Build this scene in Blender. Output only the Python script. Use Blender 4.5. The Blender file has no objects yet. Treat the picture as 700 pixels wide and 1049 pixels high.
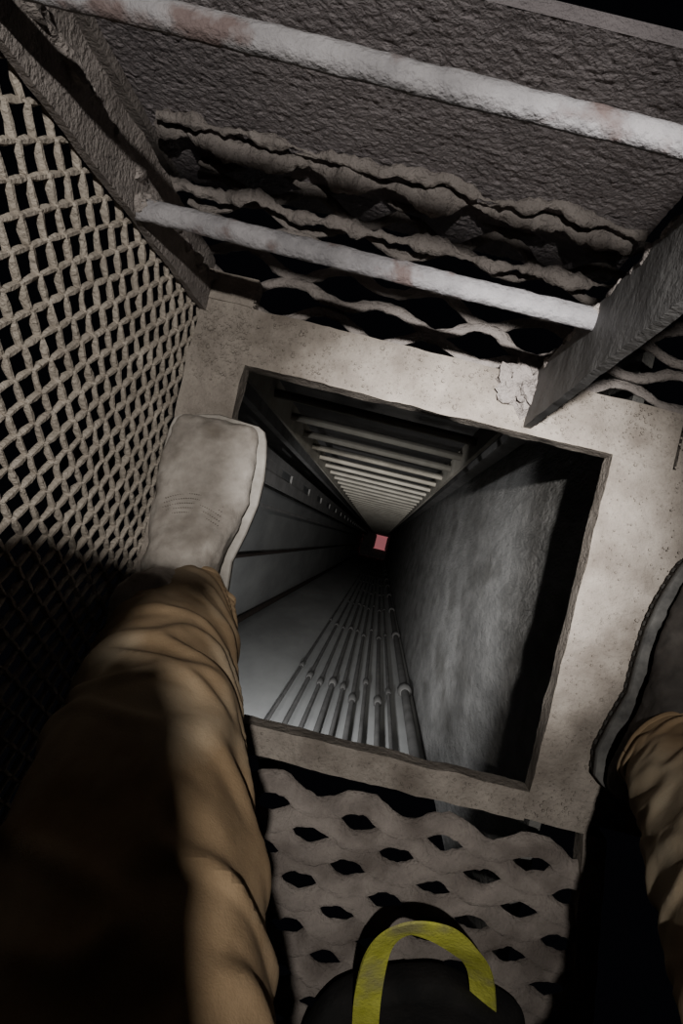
import bpy, bmesh, math, random
from mathutils import Vector, noise, Matrix
random.seed(7)
scene=bpy.context.scene
TH=math.radians(-13.7)
CA,SA=math.cos(TH),math.sin(TH)
def T(a,b,z=0.0):
    return Vector((a*CA-b*SA, a*SA+b*CA, z))

# ------------------------------------------------------------ materials
def mat(name, c1, c2, scale=12, rough=0.9, bump=0.4, bscale=60, metal=0.0, c3=None, s3=4, t3=(0.55,0.7), stretch=(1,1,1), bdist=0.004, fine=220):
    m=bpy.data.materials.new(name); m.use_nodes=True
    nt=m.node_tree; N=nt.nodes; Lk=nt.links
    bs=N['Principled BSDF']; bs.inputs['Roughness'].default_value=rough; bs.inputs['Metallic'].default_value=metal
    bs.inputs['Specular IOR Level'].default_value=0.25
    tc=N.new('ShaderNodeTexCoord'); mp=N.new('ShaderNodeMapping'); mp.inputs['Scale'].default_value=stretch
    Lk.new(tc.outputs['Object'],mp.inputs['Vector'])
    n1=N.new('ShaderNodeTexNoise'); n1.inputs['Scale'].default_value=scale; n1.inputs['Detail'].default_value=8; n1.inputs['Roughness'].default_value=0.65
    Lk.new(mp.outputs[0],n1.inputs['Vector'])
    r=N.new('ShaderNodeValToRGB'); r.color_ramp.elements[0].position=0.35; r.color_ramp.elements[1].position=0.68
    r.color_ramp.elements[0].color=(*c1,1); r.color_ramp.elements[1].color=(*c2,1)
    Lk.new(n1.outputs['Fac'],r.inputs['Fac'])
    out=r.outputs['Color']
    if c3:
        n3=N.new('ShaderNodeTexNoise'); n3.inputs['Scale'].default_value=s3; n3.inputs['Detail'].default_value=6
        Lk.new(mp.outputs[0],n3.inputs['Vector'])
        r3=N.new('ShaderNodeValToRGB'); r3.color_ramp.elements[0].position=t3[0]; r3.color_ramp.elements[1].position=t3[1]
        Lk.new(n3.outputs['Fac'],r3.inputs['Fac'])
        mx=N.new('ShaderNodeMix'); mx.data_type='RGBA'
        Lk.new(r3.outputs['Color'],mx.inputs['Factor']); Lk.new(out,mx.inputs['A']); mx.inputs['B'].default_value=(*c3,1)
        out=mx.outputs['Result']
    Lk.new(out,bs.inputs['Base Color'])
    nb=N.new('ShaderNodeTexNoise'); nb.inputs['Scale'].default_value=bscale; nb.inputs['Detail'].default_value=6; nb.inputs['Roughness'].default_value=0.6
    Lk.new(mp.outputs[0],nb.inputs['Vector'])
    nf=N.new('ShaderNodeTexNoise'); nf.inputs['Scale'].default_value=fine; nf.inputs['Detail'].default_value=3
    Lk.new(mp.outputs[0],nf.inputs['Vector'])
    ad=N.new('ShaderNodeMath'); ad.operation='MULTIPLY_ADD'; ad.inputs[1].default_value=0.35
    Lk.new(nf.outputs['Fac'],ad.inputs[0]); Lk.new(nb.outputs['Fac'],ad.inputs[2])
    bp=N.new('ShaderNodeBump'); bp.inputs['Strength'].default_value=bump; bp.inputs['Distance'].default_value=bdist
    Lk.new(ad.outputs[0],bp.inputs['Height']); Lk.new(bp.outputs['Normal'],bs.inputs['Normal'])
    return m
M_dust=mat('dusty_steel',(0.175,0.151,0.130),(0.305,0.270,0.236),scale=14,bump=1.0,bscale=95,c3=(0.12,0.10,0.084),s3=11,t3=(0.50,0.72),bdist=0.006)
M_mesh=mat('dust_caked_mesh',(0.33,0.29,0.245),(0.46,0.41,0.352),scale=25,bump=0.9,bscale=140)
M_grate=mat('dust_caked_grating',(0.165,0.142,0.128),(0.28,0.244,0.22),scale=16,bump=1.0,bscale=110,c3=(0.115,0.096,0.085),s3=14,t3=(0.5,0.7))
M_crust=mat('dust_crust',(0.17,0.15,0.14),(0.27,0.24,0.225),scale=20,bump=1.0,bscale=110,bdist=0.006)
M_wall=mat('dusty_wall_plate',(0.21,0.188,0.195),(0.30,0.27,0.278),scale=7,bump=1.0,bscale=110,bdist=0.006)
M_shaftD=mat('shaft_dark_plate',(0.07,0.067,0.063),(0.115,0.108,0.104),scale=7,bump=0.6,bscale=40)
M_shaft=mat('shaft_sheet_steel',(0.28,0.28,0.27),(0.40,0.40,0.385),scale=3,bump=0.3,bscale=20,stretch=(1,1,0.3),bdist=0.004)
M_shaftR=mat('shaft_crusted_steel',(0.17,0.166,0.158),(0.30,0.292,0.278),scale=12,bump=1.0,bscale=46,stretch=(1,1,0.4),bdist=0.015,fine=150,c3=(0.13,0.125,0.115),s3=7,t3=(0.5,0.7))
M_rung=mat('worn_rung_steel',(0.125,0.12,0.126),(0.24,0.23,0.238),scale=22,rough=0.75,bump=0.8,bscale=110,c3=(0.10,0.075,0.072),s3=24,t3=(0.56,0.66))
M_rail=mat('rail_steel',(0.060,0.058,0.057),(0.10,0.097,0.095),scale=9,rough=0.6,bump=0.4,bscale=60,c3=(0.24,0.22,0.20),s3=14,t3=(0.64,0.72))
M_slad=mat('shaft_ladder_steel',(0.22,0.20,0.165),(0.32,0.295,0.245),scale=10,bump=0.4,bscale=60)
M_pipe=mat('conduit_steel',(0.075,0.072,0.068),(0.13,0.125,0.118),scale=8,bump=0.4,bscale=50)
M_tray=mat('tray_steel',(0.13,0.125,0.118),(0.21,0.20,0.19),scale=8,bump=0.4,bscale=50)
M_cable=mat('cable_jacket',(0.04,0.028,0.022),(0.065,0.047,0.038),scale=20)
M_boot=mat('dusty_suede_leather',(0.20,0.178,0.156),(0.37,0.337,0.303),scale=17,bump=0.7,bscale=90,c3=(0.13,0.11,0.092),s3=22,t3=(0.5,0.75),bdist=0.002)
M_bootR=mat('worn_shaded_leather',(0.022,0.02,0.019),(0.055,0.048,0.043),scale=17,bump=0.5,bscale=70,c3=(0.11,0.098,0.085),s3=12,t3=(0.6,0.75),bdist=0.002)  # right boot: its shadow side is put into a darker leather colour
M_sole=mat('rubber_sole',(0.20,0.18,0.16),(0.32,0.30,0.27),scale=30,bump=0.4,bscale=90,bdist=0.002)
M_soleR=mat('shaded_rubber_sole',(0.04,0.039,0.038),(0.11,0.106,0.10),scale=30,bump=0.4,bscale=90,bdist=0.002)  # right sole, shade likewise put into the rubber colour
M_pants=mat('duck_canvas',(0.14,0.094,0.052),(0.225,0.158,0.093),scale=9,bump=0.35,bscale=55,c3=(0.31,0.262,0.19),s3=6,t3=(0.48,0.72),bdist=0.003,fine=700)
M_stitch=mat('thread',(0.10,0.085,0.075),(0.14,0.12,0.10))
M_jacket=mat('work_jacket',(0.03,0.03,0.035),(0.05,0.05,0.055))
M_skin=mat('skin',(0.45,0.27,0.2),(0.5,0.31,0.23),rough=0.6,bump=0.1)
M_hat=mat('hard_hat_shell',(0.5,0.5,0.48),(0.55,0.55,0.52),rough=0.4,bump=0.05)
M_black=mat('black_nylon',(0.010,0.010,0.010),(0.024,0.022,0.021),bump=0.5,bscale=120)
M_yel=mat('yellow_webbing',(0.42,0.43,0.05),(0.60,0.61,0.10),scale=30,bump=0.6,bscale=200,c3=(0.34,0.32,0.14),s3=20,t3=(0.5,0.7))
M_red=bpy.data.materials.new('red_landing_light'); M_red.use_nodes=True
_b=M_red.node_tree.nodes['Principled BSDF']; _b.inputs['Base Color'].default_value=(0.6,0.2,0.2,1)
_b.inputs['Emission Color'].default_value=(0.75,0.24,0.27,1); _b.inputs['Emission Strength'].default_value=0.32

# ------------------------------------------------------------ mesh builder
class MB:
    def __init__(s): s.v=[]; s.f=[]; s.m=[]
    def grid(s,P,nu,nv,mi=0,flip=False,closeu=False):
        base=len(s.v)
        for j in range(nv):
            for i in range(nu): s.v.append(P(i,j))
        for j in range(nv-1):
            for i in range(nu if closeu else nu-1):
                i2=(i+1)%nu
                q=(base+j*nu+i,base+j*nu+i2,base+(j+1)*nu+i2,base+(j+1)*nu+i)
                s.f.append(q[::-1] if flip else q); s.m.append(mi)
    def box(s,a0,a1,b0,b1,z0,z1,step=0.02,amp=0.0,fr=20,mi=0,xf=T,skew=None):
        na=max(2,int((a1-a0)/step)+1); nb=max(2,int((b1-b0)/step)+1); nz=max(2,min(400,int((z1-z0)/step)+1))
        def D(a,b,z):
            if skew: a=a+skew(b)
            p=xf(a,b,z)
            if amp:
                p=p+noise.noise_vector(p*fr)*amp+noise.noise_vector(p*fr*3.3)*amp*0.4
            return p
        la=lambda i:a0+(a1-a0)*i/(na-1)
        lb=lambda i:b0+(b1-b0)*i/(nb-1)
        lz=lambda i:z0+(z1-z0)*i/(nz-1)
        s.grid(lambda i,j:D(la(i),lb(j),z1),na,nb,mi)
        s.grid(lambda i,j:D(la(i),lb(j),z0),na,nb,mi,True)
        s.grid(lambda i,j:D(la(i),b0,lz(j)),na,nz,mi)
        s.grid(lambda i,j:D(la(i),b1,lz(j)),na,nz,mi,True)
        s.grid(lambda i,j:D(a0,lb(i),lz(j)),nb,nz,mi,True)
        s.grid(lambda i,j:D(a1,lb(i),lz(j)),nb,nz,mi)
    def sweep(s,pts,rw,rt=None,up=Vector((0,0,1)),seg=8,amp=0.0,fr=60,mi=0,cap=True,rf=None):
        rt=rw if rt is None else rt
        n=len(pts); base=len(s.v)
        for k in range(n):
            t=(pts[min(k+1,n-1)]-pts[max(k-1,0)]).normalized()
            sd=t.cross(up)
            if sd.length<1e-4: sd=t.cross(Vector((1,0,0)))
            sd.normalize(); u=sd.cross(t).normalized()
            kf=rf(k/(n-1)) if rf else 1.0
            for i in range(seg):
                an=2*math.pi*i/seg
                d=sd*math.cos(an)*rw*kf+u*math.sin(an)*rt*kf
                p=pts[k]+d
                if amp: p=p+d.normalized()*(noise.noise(p*fr)*amp+noise.noise(p*fr*2.7)*amp*0.5)
                s.v.append(p)
        for k in range(n-1):
            for i in range(seg):
                i2=(i+1)%seg
                s.f.append((base+k*seg+i,base+k*seg+i2,base+(k+1)*seg+i2,base+(k+1)*seg+i)); s.m.append(mi)
        if cap:
            s.f.append(tuple(base+i for i in range(seg))[::-1]); s.m.append(mi)
            s.f.append(tuple(base+(n-1)*seg+i for i in range(seg))); s.m.append(mi)
    def blob(s,c,r,seg=7,amp=0.3,mi=0,flat=0.6,R=5,fr=90,stretch=(1,1,1)):
        base=len(s.v)
        for j in range(R):
            ph=math.pi*(j+0.5)/R
            for i in range(seg):
                an=2*math.pi*i/seg
                d=Vector((math.sin(ph)*math.cos(an)*stretch[0],math.sin(ph)*math.sin(an)*stretch[1],math.cos(ph)*flat*stretch[2]))
                q=c+d*r
                s.v.append(c+d*r*(1+amp*(noise.noise(q*fr)*1.6+noise.noise(q*fr*2.5)*0.9)))
        for j in range(R-1):
            for i in range(seg):
                i2=(i+1)%seg
                s.f.append((base+j*seg+i,base+(j+1)*seg+i,base+(j+1)*seg+i2,base+j*seg+i2)); s.m.append(mi)
        s.f.append(tuple(base+i for i in range(seg))); s.m.append(mi)
        s.f.append(tuple(base+(R-1)*seg+i for i in range(seg))[::-1]); s.m.append(mi)
    def obj(s,name,mats,smooth=True,parent=None,merge=True,fixn=False):
        me=bpy.data.meshes.new(name); me.from_pydata([tuple(v) for v in s.v],[],s.f)
        for m in mats: me.materials.append(m)
        for p,mi in zip(me.polygons,s.m): p.material_index=mi
        if merge or fixn:
            bm=bmesh.new(); bm.from_mesh(me)
            bmesh.ops.remove_doubles(bm,verts=bm.verts,dist=1e-5)
            if fixn: bmesh.ops.recalc_face_normals(bm,faces=bm.faces)
            bm.to_mesh(me); bm.free()
        o=bpy.data.objects.new(name,me); scene.collection.objects.link(o)
        if smooth:
            for p in me.polygons: p.use_smooth=True
            try: me.set_sharp_from_angle(angle=math.radians(50))
            except Exception: pass
        if parent: o.parent=parent
        return o
def empty(name):
    e=bpy.data.objects.new(name,None); scene.collection.objects.link(e); e.empty_display_size=0.1; return e
def cr(p0,p1,p2,p3,t):
    return 0.5*((2*p1)+(-p0+p2)*t+(2*p0-5*p1+4*p2-p3)*t*t+(-p0+3*p1-3*p2+p3)*t**3)

# ------------------------------------------------------------ hatch frame
m=MB(); A=0.0026
m.box(-0.338,0.39,0.204,0.287,-0.04,0.0,0.010,A)
m.box(-0.338,-0.255,-0.95,0.204,-0.04,-0.0008,0.010,A)
m.box(-0.338,-0.262,0.287,0.33,-0.03,0.003,0.010,A)
m.box(0.30,0.40,-0.345,0.204,-0.04,-0.0008,0.010,A)
m.box(-0.255,0.30,-0.348,-0.304,-0.04,0.0,0.010,A)
m.box(0.39,0.425,-1.0,-0.345,-0.04,0.0,0.010,A,skew=lambda b:(-0.345-b)*0.17)
hatch=m.obj('hatch_frame',[M_dust],fixn=True)
m=MB(); m.box(0.396,0.75,-0.33,0.30,-0.035,-0.003,0.010,0.004)
m.obj('floor_plate',[M_dust],fixn=True)
m=MB()
m.box(0.375,0.395,-0.35,0.30,-0.16,-0.045,0.05)
m.box(-0.33,-0.31,-0.9,0.3,-0.16,-0.045,0.05)
m.obj('support_beam',[M_rail])

# dust crumbs
m=MB()
for i in range(2800):
    w=random.random()
    if w<0.35: a=random.uniform(-0.33,0.39); b=random.uniform(0.21,0.284)
    elif w<0.65: a=random.uniform(0.306,0.5); b=random.uniform(-0.33,0.28)
    elif w<0.8: a=random.uniform(-0.25,0.39); b=random.uniform(-0.345,-0.31)
    else: a=random.uniform(-0.335,-0.26); b=random.uniform(0.17,0.32)
    r=random.uniform(0.0006,0.0020)*(1.9 if random.random()<0.05 else 1)
    m.blob(T(a,b,0.001+r*0.3),r,seg=6)
m.obj('dust_debris',[M_dust],merge=False)

# ------------------------------------------------------------ expanded gratings
def grating(name,a0,a1f,b0,b1,LW,S2,w,Aamp,tilt,zc,matl,amp=0.003,thick=0.005,pw=0.75,wob=0.003):
    m=MB(); k=0; b=b0
    up=(T(0,math.sin(tilt),math.cos(tilt))).normalized()
    while b<=b1+1e-6:
        sg=1 if k%2==0 else -1
        a1=a1f(b); n=int((a1-a0)/(LW/16)); pts=[]
        for i in range(n+1):
            a=a0+(a1-a0)*i/n
            c=math.cos(2*math.pi*a/LW); c=math.copysign(abs(c)**pw,c)
            nz=noise.noise(Vector((a*9,b*9,k)))*wob
            pts.append(T(a,b+sg*Aamp*c+nz,zc+nz*1.2))
        m.sweep(pts,w/2,thick,up=up,seg=12,amp=amp,fr=60)
        b+=S2; k+=1
    return m.obj(name,[matl],merge=False)
grating('floor_grating',-0.26,lambda b:0.395+(-0.345-b)*0.17,-0.98,-0.362,0.132,0.0345,0.0330,0.0115,0.50,-0.012,M_grate,amp=0.0040,thick=0.005,pw=0.85)
grating('floor_grating',-0.40,lambda b:0.70,0.303,0.53,0.15,0.034,0.019,0.012,0.6,-0.03,M_crust,amp=0.004,thick=0.006,pw=0.9,wob=0.012)

# ------------------------------------------------------------ mesh cage panel
cage=empty('safety_cage')
m=MB(); L=0.0310; S2=0.0250; z=-0.01; k=0
while z<0.80:
    sg=1 if k%2==0 else -1
    n=int(1.25/(L/4)); pts=[]
    for i in range(n+1):
        b=-0.93+i*L/4
        tri=[1,0,-1,0][i%4]
        j=noise.noise(Vector((b*8,z*8,3)))*0.0020
        pts.append(T(-0.346+noise.noise(Vector((b*5,z*5,9)))*0.004+0.0015*tri*sg,b+j,z+sg*S2*0.50*tri+j))
    m.sweep(pts,0.0037,0.0037,up=T(1,0,0),seg=6,amp=0.0020,fr=80)
    z+=S2; k+=1
m.obj('mesh_panel',[M_mesh],merge=False,parent=cage)
m=MB()
m.box(-0.354,-0.340,0.315,0.352,-0.03,1.25,0.012,0.004)
m.box(-0.400,-0.354,0.345,0.352,-0.03,1.25,0.02,0.002)
m.box(-0.356,-0.342,-0.95,0.33,0.79,0.83,0.03,0.001)
m.obj('corner_post',[M_crust],parent=cage,fixn=True)

# ------------------------------------------------------------ ladder
lad=empty('access_ladder')
m=MB()
m.box(0.163,0.174,0.212,0.295,0.002,1.32,0.010,0.0012)
m.obj('side_rail_right',[M_rail],parent=lad,fixn=True)
m=MB()
m.box(-0.337,-0.328,0.268,0.314,0.0,1.32,0.012,0.002)
m.obj('side_rail_left',[M_crust],parent=lad,fixn=True)
m=MB()
for z in (0.285,0.585,0.885,1.185):
    n=90
    m.sweep([T(-0.329+0.495*i/n,0.279,z) for i in range(n+1)],0.0120 if z<0.4 else 0.0092,0.009,seg=16,amp=0.0011,fr=60)
m.obj('rungs',[M_rung],parent=lad,merge=False)
m=MB()
m.blob(T(0.152,0.275,0.002),0.036,seg=36,R=22,amp=0.38,fr=60,flat=0.55)
m.blob(T(0.165,0.262,0.01),0.020,seg=28,R=18,amp=0.4,fr=70,flat=1.0)
m.blob(T(0.164,0.284,0.285),0.012,seg=22,R=14,amp=0.4,fr=100,flat=1.0)
m.blob(T(-0.325,0.284,0.285),0.013,seg=22,R=14,amp=0.5,fr=90,flat=1.1)
for i in range(26):
    z=0.02+0.055*i
    m.blob(T(-0.332,0.312+random.uniform(-0.006,0.006),z),random.uniform(0.006,0.011),seg=16,R=10,amp=0.5,fr=80,flat=2.6)
for i in range(22):
    m.blob(T(0.1685,0.294,0.06+0.045*i),random.uniform(0.005,0.008),seg=16,R=10,amp=0.5,fr=80,flat=3.4)
m.obj('caked_dust',[M_crust],parent=lad,merge=False)
m=MB()
for k in range(1,75):
    z=-0.32-0.3*k
    m.sweep([T(-0.328,0.284,z),T(0.165,0.284,z)],0.011,0.013,seg=8)
m.obj('shaft_rungs',[M_slad],parent=lad,merge=False,smooth=True)
m=MB()
for a in (-0.335,0.165):
    m.box(a,a+0.009,0.25,0.318,-23,-0.045,0.5)
m.obj('shaft_rails',[M_slad],parent=lad)

# ------------------------------------------------------------ wall behind ladder
m=MB()
def wallP(a,z):
    p=T(a,0.50,z)
    n=noise.noise(Vector((a*110,z*110,1)))+0.6*noise.noise(Vector((a*230,z*230,4)))+0.8*noise.noise(Vector((a*25,z*25,8)))
    return p+T(0,-1,0)*(0.0018*n)
na,nz=300,200
m.grid(lambda i,j:wallP(-0.48+0.74*i/(na-1),-0.12+0.50*j/(nz-1)),na,nz)
m.grid(lambda i,j:T(-0.48+0.74*i/9,0.515,-0.12+0.50*j/3),10,4,flip=True)
m.grid(lambda i,j:T(-0.48+0.74*i/9,0.50+0.015*j,0.38),10,2)
m.obj('wall_back',[M_wall],fixn=False)
m=MB()
def ridge(a0,a1,b,z,r,flat,sd,amp):
    n=260; pts=[T(a0+(a1-a0)*i/n, b+0.014*noise.noise(Vector((i*0.03,sd,0))), z+0.010*noise.noise(Vector((i*0.05,sd,5)))) for i in range(n+1)]
    m.sweep(pts,r,r*flat,seg=16,amp=amp,fr=42,rf=lambda t:max(0.35,0.8+1.1*noise.noise(Vector((t*11,sd,2)))))
ridge(-0.44,0.24,0.488,0.045,0.018,0.7,1,0.009)
ridge(-0.43,0.25,0.490,0.078,0.009,0.8,7,0.008)
ridge(-0.42,0.26,0.432,0.012,0.011,0.6,2,0.008)
m.obj('dust_ledge',[M_crust],merge=False)
m=MB(); m.box(-0.50,-0.482,0.40,0.51,-0.12,0.7,0.02,0.002)
m.box(-0.482,-0.455,0.485,0.499,-0.1,0.7,0.02,0.002)
m.obj('wall_left_angle_post',[M_crust],fixn=True)

# ------------------------------------------------------------ shaft
Z1=-30
def wallbox(name,a0,a1,b0,b1,z0,z1,mt):
    mm=MB(); mm.box(a0,a1,b0,b1,z0,z1,0.5); return mm.obj(name,[mt])
wallbox('wall_shaft_right',0.36,0.38,-0.756,0.44,Z1,-0.165,M_shaftR)
wallbox('wall_shaft_front',-0.84,0.36,-0.78,-0.76,Z1,-1.3,M_shaft)
wallbox('wall_shaft_left',-0.84,-0.82,-0.76,0.44,Z1,-1.7,M_shaft)
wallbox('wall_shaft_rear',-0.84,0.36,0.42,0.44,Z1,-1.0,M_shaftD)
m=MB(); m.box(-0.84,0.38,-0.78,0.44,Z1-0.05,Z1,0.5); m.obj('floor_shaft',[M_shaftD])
m=MB()
m.box(-0.22,0.26,-0.32,0.25,Z1+0.01,Z1+0.06,0.3); m.box(-0.25,0.29,-0.35,-0.32,Z1+0.01,Z1+0.09,0.3); m.box(-0.25,0.29,0.25,0.28,Z1+0.01,Z1+0.09,0.3)
m.obj('red_landing_hatch',[M_red])
m=MB()
cs=[(-0.25,.008),(-0.185,.010),(-0.125,.009),(-0.065,.012),(-0.01,.009),(0.045,.011),(0.10,.009),(0.165,.012),(0.22,.009),(0.31,.022)]
for a,r in cs:
    m.sweep([T(a,-0.735,-1.3-28*i/20) for i in range(21)],r,up=T(0,1,0),seg=10)
    off=random.uniform(-0.3,0.3)
    for q in range(12):
        z=-2.3-2.1*q+off
        m.sweep([T(a,-0.735,z),T(a,-0.735,z-0.015),T(a,-0.735,z-0.10),T(a,-0.735,z-0.115)],r*1.7,up=T(0,1,0),seg=10,rf=lambda t:1 if 0.1<t<0.9 else 0.7)
m.obj('conduit_pipes',[M_pipe],merge=False)
m=MB()
m.sweep([T(-0.80,-0.28,-1.7),T(-0.80,-0.28,-28)],0.014,up=T(1,0,0))
m.sweep([T(-0.79,-0.72,-1.7),T(-0.79,-0.72,-28)],0.022,up=T(1,0,0))
m.obj('shaft_cables',[M_cable],merge=False)
m=MB()
m.box(-0.50,-0.47,0.31,0.35,-26,-0.9,0.5); m.box(-0.50,-0.44,0.35,0.36,-26,-0.9,0.5)
m.box(0.29,0.34,0.38,0.41,-26,-0.9,0.5)
m.box(-0.60,-0.585,0.14,0.20,-26,-1.2,0.5)
m.box(-0.60,-0.585,0.25,0.29,-26,-1.2,0.5)
for bb in (0.03,0.205):
    m.box(-0.66,-0.64,bb,bb+0.02,-26,-1.2,0.5)
for q in range(24):
    m.box(-0.60,-0.588,0.20,0.25,-1.6-1.0*q,-1.0-1.0*q,0.5)
m.obj('cable_tray',[M_tray],merge=False)

# ------------------------------------------------------------ person
person=empty('person')
def boot(name,ankle_xy,heading,mu,ms,scale=1.0,lift=0.0,lug=0.0025):
    hx,hy=math.sin(heading),math.cos(heading)
    def X(u,v,z):
        u*=scale; v*=scale
        return Vector((ankle_xy[0]+u*hy+v*hx, ankle_xy[1]-u*hx+v*hy, lift+z*scale))
    st=[(-0.085,0.020,0.05),(-0.078,0.034,0.085),(-0.05,0.044,0.13),(-0.01,0.044,0.14),(0.03,0.046,0.125),(0.07,0.053,0.105),(0.11,0.060,0.086),(0.145,0.062,0.074),(0.175,0.060,0.067),(0.197,0.057,0.060),(0.209,0.053,0.052),(0.2145,0.045,0.042)]
    mm=MB(); n=28
    def sec(j,i):
        v,w,h=st[j]; an=2*math.pi*i/n
        e=0.75
        cx=math.copysign(abs(math.cos(an))**e,math.cos(an)); sz=math.copysign(abs(math.sin(an))**0.8,math.sin(an))
        off=0.006*math.sin(max(0,v)*9)
        return X(w*cx+off,v,0.028+(h-0.028)*(0.5+0.5*sz))
    mm.grid(lambda i,j:sec(j,i),n,len(st),closeu=True)
    mm.f.append(tuple(range(n))); mm.m.append(0)
    mm.f.append(tuple((len(st)-1)*n+i for i in range(n))[::-1]); mm.m.append(0)
    pts=[X(0,-0.028,0.05),X(0,-0.025,0.12),X(0,-0.03,0.17),X(0,-0.03,0.20)]
    mm.sweep(pts,0.043,0.050,up=Vector((hx,hy,0)),seg=24)
    o=mm.obj(name+'_upper',[mu],parent=person,fixn=True)
    rm=o.modifiers.new('r','REMESH'); rm.mode='VOXEL'; rm.voxel_size=0.003; rm.use_smooth_shade=True
    sm=o.modifiers.new('s','SMOOTH'); sm.factor=0.7; sm.iterations=8
    tx=bpy.data.textures.new(name+'_t','CLOUDS'); tx.noise_scale=0.03
    dm=o.modifiers.new('d','DISPLACE'); dm.texture=tx; dm.strength=0.009; dm.mid_level=0.5; dm.texture_coords='GLOBAL'
    def outline(grow):
        R=[]; L=[]
        for v,w,h in st:
            off=0.006*math.sin(max(0,v)*9)
            arch=1-0.10*math.exp(-((v-0.03)/0.03)**2)
            R.append((w*arch+grow+off,v)); L.append((-w*arch-grow+off,v))
        R=[(0,st[0][0]-grow)]+R+[(0.004,st[-1][0]+grow)]
        return R+L[::-1]
    mm=MB()
    for g0,z0,z1 in ((0.007,0.021,0.031),(0.004,0.002,0.020)):
        ol=outline(g0); k=len(ol); b0=len(mm.v)
        lev=[(z0,0.0),(z0+0.002,0.0015),(z1-0.002,0.0015),(z1,0.0)]
        for zz,gg in lev:
            for (u,v) in outline(g0+gg): mm.v.append(X(u,v,zz))
        for j in range(3):
            for i in range(k):
                i2=(i+1)%k
                mm.f.append((b0+j*k+i,b0+j*k+i2,b0+(j+1)*k+i2,b0+(j+1)*k+i)); mm.m.append(0)
        mm.f.append(tuple(b0+i for i in range(k))[::-1]); mm.m.append(0)
        mm.f.append(tuple(b0+3*k+i for i in range(k))); mm.m.append(0)
    ol=outline(0.005); k=len(ol)
    for i in range(k):
        u0,v0=ol[i]; u1,v1=ol[(i+1)%k]; d=math.hypot(u1-u0,v1-v0); c=max(1,int(d/0.011))
        for q in range(c):
            t=(q+0.5)/c; u=u0+(u1-u0)*t; v=v0+(v1-v0)*t
            dx,dv=(u1-u0)/d,(v1-v0)/d
            pp=[X(u-dx*0.003,v-dv*0.003,0.009),X(u+dx*0.003,v+dv*0.003,0.009)]
            mm.sweep(pp,lug,0.007,seg=6)
    mm.obj(name+'_sole',[ms],parent=person,fixn=True)
    mm=MB()
    def top(v):
        for j in range(len(st)-1):
            if st[j][0]<=v<=st[j+1][0]:
                t=(v-st[j][0])/(st[j+1][0]-st[j][0]); return [st[j][q]*(1-t)+st[j+1][q]*t for q in range(3)]
        return list(st[-1])
    for row in range(5):
        vc=0.075+row*0.006
        for i in range(26):
            u=-0.036+0.072*i/25
            v=vc+0.012*math.cos(u*40)
            _,w,h=top(v); cx=min(0.98,abs(u/w)); an=math.acos(cx**(1/0.75)); z=0.028+(h-0.028)*(0.5+0.5*math.sin(an)**0.8)-0.001
            p=X(u+0.004,v,z); q=X(u+0.0055,v,z)
            mm.sweep([p,q],0.0008,0.0012,seg=5)
    mm.obj(name+'_stitching',[M_stitch],parent=person,merge=False)
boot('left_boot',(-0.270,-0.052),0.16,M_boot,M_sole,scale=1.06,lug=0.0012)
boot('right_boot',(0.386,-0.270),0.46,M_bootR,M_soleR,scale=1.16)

def leg(mm,js,sd):
    P=[j[0] for j in js]; R=[j[1] for j in js]
    ring=[];n=80
    K=34
    for s in range(len(P)-1):
        for q in range(K):
            t=q/K
            i0=max(0,s-1); i3=min(len(P)-1,s+2)
            c=cr(P[i0],P[s],P[s+1],P[i3],t); r=cr(R[i0],R[s],R[s+1],R[i3],t); ring.append((c,r))
    ring.append((P[-1],R[-1]))
    ln=0; base=len(mm.v)
    for k,(c,r) in enumerate(ring):
        t=(ring[min(k+1,len(ring)-1)][0]-ring[max(k-1,0)][0]).normalized()
        x=t.cross(Vector((0.2,1,0.1))).normalized(); y=x.cross(t).normalized()
        if k: ln+=(c-ring[k-1][0]).length
        for i in range(n):
            an=2*math.pi*i/n
            d=x*math.cos(an)+y*math.sin(an)
            sw=ln+0.04*math.sin(an+sd)+0.015*math.sin(an*3+sd)
            f=noise.noise(Vector((math.cos(an)*1.4,math.sin(an)*1.4,sw*14+sd)))
            f2=noise.noise(Vector((math.cos(an)*2.2+5,math.sin(an)*2.2,sw*38+sd*2)))
            rd=1-abs(noise.noise(Vector((math.cos(an)*1.0+ln*5,math.sin(an)*1.0,sw*20+sd*5))))*3.2
            f3=max(0,rd)**1.5
            mm.v.append(c+d*(r*(1+0.08*f+0.03*f2+0.10*f3)))
    for k in range(len(ring)-1):
        for i in range(n):
            i2=(i+1)%n
            mm.f.append((base+k*n+i,base+k*n+i2,base+(k+1)*n+i2,base+(k+1)*n+i)); mm.m.append(0)
    hem=[]
    for i in range(n+1):
        hem.append(mm.v[base+n+(i%n)].copy())
    mm.sweep(hem,0.0035,seg=6,cap=False)
    return ring
mm=MB()
leg(mm,[(Vector((-0.260,-0.094,0.105)),0.064),(Vector((-0.252,-0.110,0.160)),0.067),(Vector((-0.220,-0.165,0.33)),0.076),(Vector((-0.186,-0.235,0.49)),0.086),(Vector((-0.145,-0.37,0.64)),0.098),(Vector((-0.11,-0.55,0.88)),0.115)],1.3)
leg(mm,[(Vector((0.382,-0.284,0.115)),0.064),(Vector((0.380,-0.296,0.165)),0.068),(Vector((0.350,-0.325,0.33)),0.077),(Vector((0.322,-0.36,0.49)),0.084),(Vector((0.262,-0.45,0.66)),0.090),(Vector((0.11,-0.56,0.88)),0.115)],4.1)
mm.sweep([Vector((0,-0.56,0.80)),Vector((0,-0.57,0.84)),Vector((0,-0.58,0.92)),Vector((0,-0.56,1.02))],0.19,0.125,up=Vector((0,1,0.1)),seg=28,rf=lambda t:0.85 if t<0.1 else 1)
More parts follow.
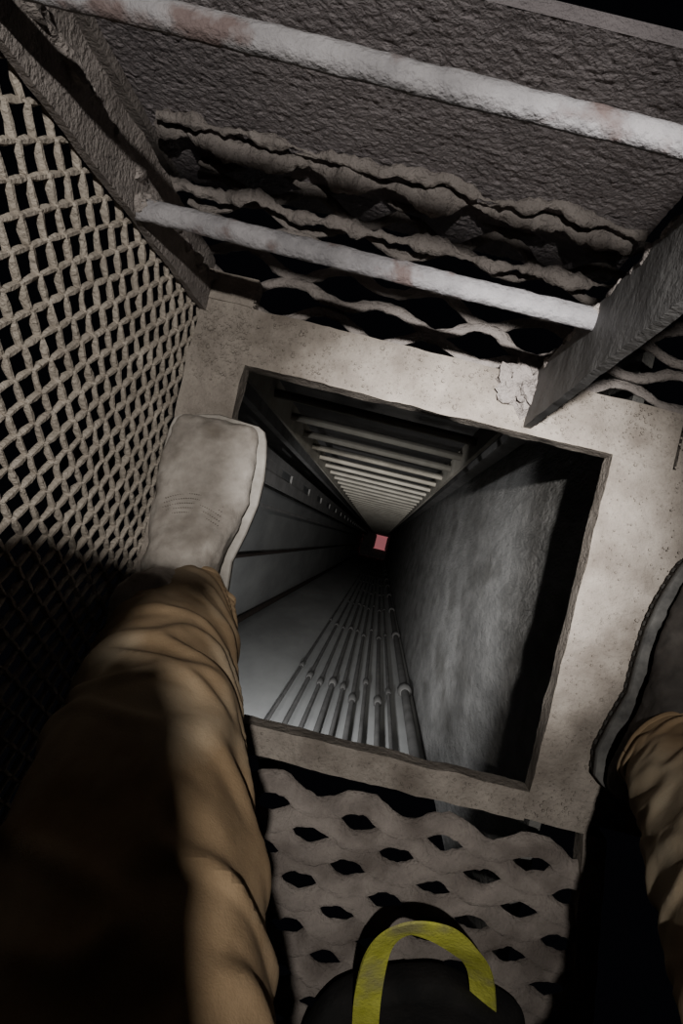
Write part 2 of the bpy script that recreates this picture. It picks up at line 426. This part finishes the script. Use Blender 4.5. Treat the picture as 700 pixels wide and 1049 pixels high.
tr=mm.obj('trousers',[M_pants],parent=person,merge=False)
so=tr.modifiers.new('so','SOLIDIFY'); so.thickness=0.003; so.offset=-1
ss=tr.modifiers.new('ss','SUBSURF'); ss.levels=1; ss.render_levels=1
def skin(name,V,E,R,mt,root=0):
    me=bpy.data.meshes.new(name); me.from_pydata(V,E,[]); me.materials.append(mt)
    o=bpy.data.objects.new(name,me); scene.collection.objects.link(o); o.parent=person
    sk=o.modifiers.new('sk','SKIN'); sk.use_smooth_shade=True
    for i,r in enumerate(R):
        me.skin_vertices[0].data[i].radius=(r,r) if not isinstance(r,tuple) else r
    me.skin_vertices[0].data[root].use_root=True
    sb=o.modifiers.new('sb','SUBSURF'); sb.levels=2; sb.render_levels=2
    return o
V=[(0,-0.57,0.98),(0,-0.53,1.15),(0.0,-0.44,1.34),(0.02,-0.36,1.46),(0.04,-0.28,1.53),
   (-0.19,-0.38,1.41),(-0.25,-0.40,1.24),
   (0.22,-0.42,1.41),(0.40,-0.56,1.22),(0.36,-0.72,1.06)]
E=[(0,1),(1,2),(2,3),(3,4),(3,5),(5,6),(3,7),(7,8),(8,9)]
R=[(0.17,0.12),(0.17,0.12),(0.18,0.13),(0.12,0.10),0.06,0.11,0.12,0.085,0.07,0.05]
skin('jacket',V,E,R,M_jacket)
# left sleeve, out of view; bulk and path shaped to shade the lower left
sm_=MB(); cp=[Vector(c) for c in ((-0.20,-0.42,1.40),(-0.22,-0.42,1.25),(-0.13,-0.31,1.18),(-0.083,-0.17,1.14),(-0.093,-0.06,1.135),(-0.102,0.0,1.13))]
cpts=[]
for s in range(len(cp)-1):
    for q in range(8): cpts.append(cr(cp[max(0,s-1)],cp[s],cp[s+1],cp[min(len(cp)-1,s+2)],q/8))
cpts.append(cp[-1])
sm_.sweep(cpts,0.088,0.080,seg=32,amp=0.010,fr=26,rf=lambda t:1.2-0.22*t)
sm_.obj('left_sleeve',[M_jacket],parent=person,merge=False)
V=[(-0.110,-0.01,1.115),(-0.095,0.01,1.10),(-0.085,0.025,1.095)]; E=[(0,1),(1,2)]; R=[0.032,0.040,0.036]
for q in range(4):
    o0=Vector((-0.105+0.019*q,0.038-0.004*q,1.09)); b0=len(V)
    V+= [tuple(o0),tuple(o0+Vector((0.010,0.016,0.0))),tuple(o0+Vector((0.026,0.014,-0.010))),tuple(o0+Vector((0.034,0.004,-0.016)))]
    E+=[(2,b0),(b0,b0+1),(b0+1,b0+2),(b0+2,b0+3)]; R+=[0.0105,0.010,0.009,0.008]
b0=len(V); V+=[(-0.065,-0.015,1.09),(-0.047,-0.005,1.09),(-0.040,0.010,1.088)]; E+=[(1,b0),(b0,b0+1),(b0+1,b0+2)]; R+=[0.015,0.012,0.010]
skin('left_hand',V,E,R,M_skin)
V=[(0.36,-0.72,1.06),(0.355,-0.75,1.02),(0.35,-0.77,0.98)];E=[(0,1),(1,2)];R=[0.028,0.034,0.03]
for q in range(4):
    b0=len(V); x=0.325+0.018*q
    V+=[(x,-0.785,0.95),(x,-0.785,0.92),(x-0.002,-0.775,0.895)]; E+=[(2,b0),(b0,b0+1),(b0+1,b0+2)]; R+=[0.010,0.009,0.008]
b0=len(V); V+=[(0.315,-0.75,0.97),(0.305,-0.745,0.94)]; E+=[(1,b0),(b0,b0+1)]; R+=[0.012,0.010]
skin('right_hand',V,E,R,M_skin)
HC=Vector((0.07,-0.17,1.66))
fw=Vector((0.05,0.80,-0.60)).normalized(); rt=Vector((1,0,0)); upv=rt.cross(fw).normalized(); rt=fw.cross(upv).normalized()
hm=MB()
def HP(x,y,z): return HC+rt*x+fw*y+upv*z
nu,nv=32,24
def hd(i,j):
    th=2*math.pi*i/nu; ph=math.pi*(j+0.01)/(nv-0.98)
    x=math.sin(ph)*math.sin(th)*0.076; y=math.sin(ph)*math.cos(th)*0.097; z=math.cos(ph)*0.118
    if z<0: x*=1+z*2.6; y*=1+z*0.9 if y<0 else 1+z*0.3
    if y>0:
        nose=math.exp(-(x/0.013)**2-((z+0.022)/0.024)**2)*0.022
        sock=-(math.exp(-((abs(x)-0.032)/0.016)**2-((z)/0.014)**2))*0.009
        lips=math.exp(-(x/0.026)**2-((z+0.062)/0.010)**2)*0.006
        y+=nose+sock+lips
    return HP(x,y,z)
hm.grid(hd,nu,nv,closeu=True)
for sg in (-1,1):
    hm.sweep([HP(sg*0.076,-0.01,0.02),HP(sg*0.084,-0.015,0.0),HP(sg*0.078,-0.005,-0.03)],0.012,0.018,up=fw,seg=8)
hm.obj('head',[M_skin],parent=person,merge=False)
hm=MB()
for sg in (-1,1): hm.blob(HP(sg*0.032,0.083,0.0),0.011,seg=12,amp=0,flat=1)
hm.obj('eyes',[M_hat],parent=person,merge=False)
hm=MB()
def hat(i,j):
    th=2*math.pi*i/40; ph=0.5*math.pi*j/14+0.001
    x=math.sin(ph)*math.sin(th)*0.105; y=math.sin(ph)*math.cos(th)*0.128-0.008; z=0.035+math.cos(ph)*0.105
    if j==14: x*=1.05;y*=1.07+0.12*max(0,math.cos(th))
    return HP(x,y,z)
hm.grid(hat,40,15,closeu=True)
hh=hm.obj('hard_hat',[M_hat],parent=person,merge=False)
sd=hh.modifiers.new('s','SOLIDIFY'); sd.thickness=0.003
hm=MB(); hm.sweep([HP(0,0.120,0.075),HP(0,0.135,0.072)],0.022,seg=16,up=upv); hm.sweep([HP(0,0.135,0.072),HP(0,0.15,0.07)],0.026,seg=16,up=upv)
hm.obj('headlamp_body',[M_black],parent=person,merge=False)

# ------------------------------------------------------------ tool bag with yellow handle
bag=empty('tool_bag')
mm=MB(); n=48
def bagp(i,j):
    an=2*math.pi*i/n
    prof=[(0.55,0.006),(0.95,0.008),(1.0,0.03),(0.98,0.05),(0.95,0.065),(0.80,0.075),(0.72,0.070),(0.5,0.062),(0.02,0.06)]
    r,z=prof[j]
    x=0.045+r*0.160*math.copysign(abs(math.cos(an))**0.85,math.cos(an)); y=-0.72+r*0.120*math.copysign(abs(math.sin(an))**0.85,math.sin(an))
    d=noise.noise(Vector((x*14,y*14,z*14)))*0.016
    return Vector((x,y,max(0.004,z+d*1.0)))+Vector((d*0.8,d,0))
mm.grid(bagp,n,9,closeu=True)
o=mm.obj('bag_body',[M_black],parent=bag,merge=False)
s_=o.modifiers.new('s','SUBSURF'); s_.levels=2; s_.render_levels=2
mm=MB()
ctrl=[Vector(c) for c in [(-0.030,-0.78,0.03),(-0.022,-0.68,0.07),(-0.016,-0.595,0.095),(0.000,-0.520,0.125),(0.032,-0.485,0.145),(0.074,-0.492,0.142),(0.108,-0.530,0.115),(0.135,-0.585,0.075),(0.145,-0.67,0.045)]]
pts=[]
for s in range(len(ctrl)-1):
    for q in range(10):
        pts.append(cr(ctrl[max(0,s-1)],ctrl[s],ctrl[s+1],ctrl[min(len(ctrl)-1,s+2)],q/10))
pts.append(ctrl[-1])
cen=Vector((0.06,-0.66,0.1)); W=0.018
for k,p in enumerate(pts):
    t=(pts[min(k+1,len(pts)-1)]-pts[max(k-1,0)]).normalized()
    rad=(p-cen); rad=(rad-t*rad.dot(t)).normalized()
    wd=t.cross(rad).normalized()
    tw=1.35-0.008*k+0.25*math.sin(k*0.16)
    wv=(wd*math.cos(tw)+rad*math.sin(tw)); nv_=t.cross(wv)
    for s_,q_ in ((-1,-1),(-0.85,-1),(0,-1.15),(0.85,-1),(1,-1),(1,1),(0.85,1),(0,1.15),(-0.85,1),(-1,1)):
        mm.v.append(p+wv*W*s_+nv_*0.0018*q_)
for k in range(len(pts)-1):
    for i in range(10):
        i2=(i+1)%10
        mm.f.append((k*10+i,k*10+i2,(k+1)*10+i2,(k+1)*10+i)); mm.m.append(0)
mm.obj('handle_strap',[M_yel],parent=bag,fixn=True)

# ------------------------------------------------------------ lights
LP=Vector((0.105,0.095,1.65))
def spot(name,loc,tgt,power,size,blend,col,rad=0.012,par=None):
    l=bpy.data.lights.new(name,'SPOT'); l.energy=power; l.spot_size=math.radians(size); l.spot_blend=blend; l.color=col; l.shadow_soft_size=rad
    o=bpy.data.objects.new(name,l); scene.collection.objects.link(o); o.location=loc
    o.rotation_euler=(tgt-loc).to_track_quat('-Z','Y').to_euler()
    if par: o.parent=par
    return o
spot('headlamp_flood',LP,Vector((-0.16,0.06,0)),80,72,1.0,(1.0,0.96,0.90),par=person)
spot('headlamp_beam',LP,Vector((0.13,-0.08,-3)),520,25,1.0,(1.0,0.975,0.945),par=person)
def fill_lamp(nm,c,tgt,power,size):  # added fill spot with an invented housing, hidden under the platform
    e=empty(nm); m=MB()
    dd=(c-tgt).normalized()
    m.sweep([c+dd*0.12,c+dd*0.07,c+dd*0.065,c+dd*0.012],0.02,seg=18,up=Vector((0,1,0)),rf=lambda t:0.7 if t<0.4 else (1.6 if t<0.9 else 1.9))
    m.sweep([c+dd*0.11,Vector((c.x,c.y,-0.045))],0.006,seg=8)
    m.obj('fill_housing',[M_black],parent=e,merge=False)
    spot('fill_light',c,tgt,power,size,1.0,(0.96,0.975,1.0),rad=0.02,par=e)
fill_lamp('shaft_fill',T(-0.10,-0.45,-0.36),T(-0.40,-0.50,-6),210,62)  # added to brighten the conduits and left shaft wall
fill_lamp('shaft_fill',T(-0.50,0.0,-0.30),T(0.36,-0.40,-1.7),42,84)  # added to brighten the right shaft wall
w=bpy.data.worlds.new('World'); scene.world=w; w.use_nodes=True
w.node_tree.nodes['Background'].inputs['Color'].default_value=(0.35,0.36,0.5,1)
w.node_tree.nodes['Background'].inputs['Strength'].default_value=0.004

# ------------------------------------------------------------ camera
cd=bpy.data.cameras.new('camera'); cam=bpy.data.objects.new('camera',cd); scene.collection.objects.link(cam)
cam.location=(0,0,1.0); cam.rotation_euler=(0,0,0)
cd.sensor_fit='AUTO'; cd.sensor_width=36; cd.lens=24.02
cd.shift_x=-40/1049; cd.shift_y=30.5/1049
cd.clip_start=0.01; cd.clip_end=200
scene.camera=cam
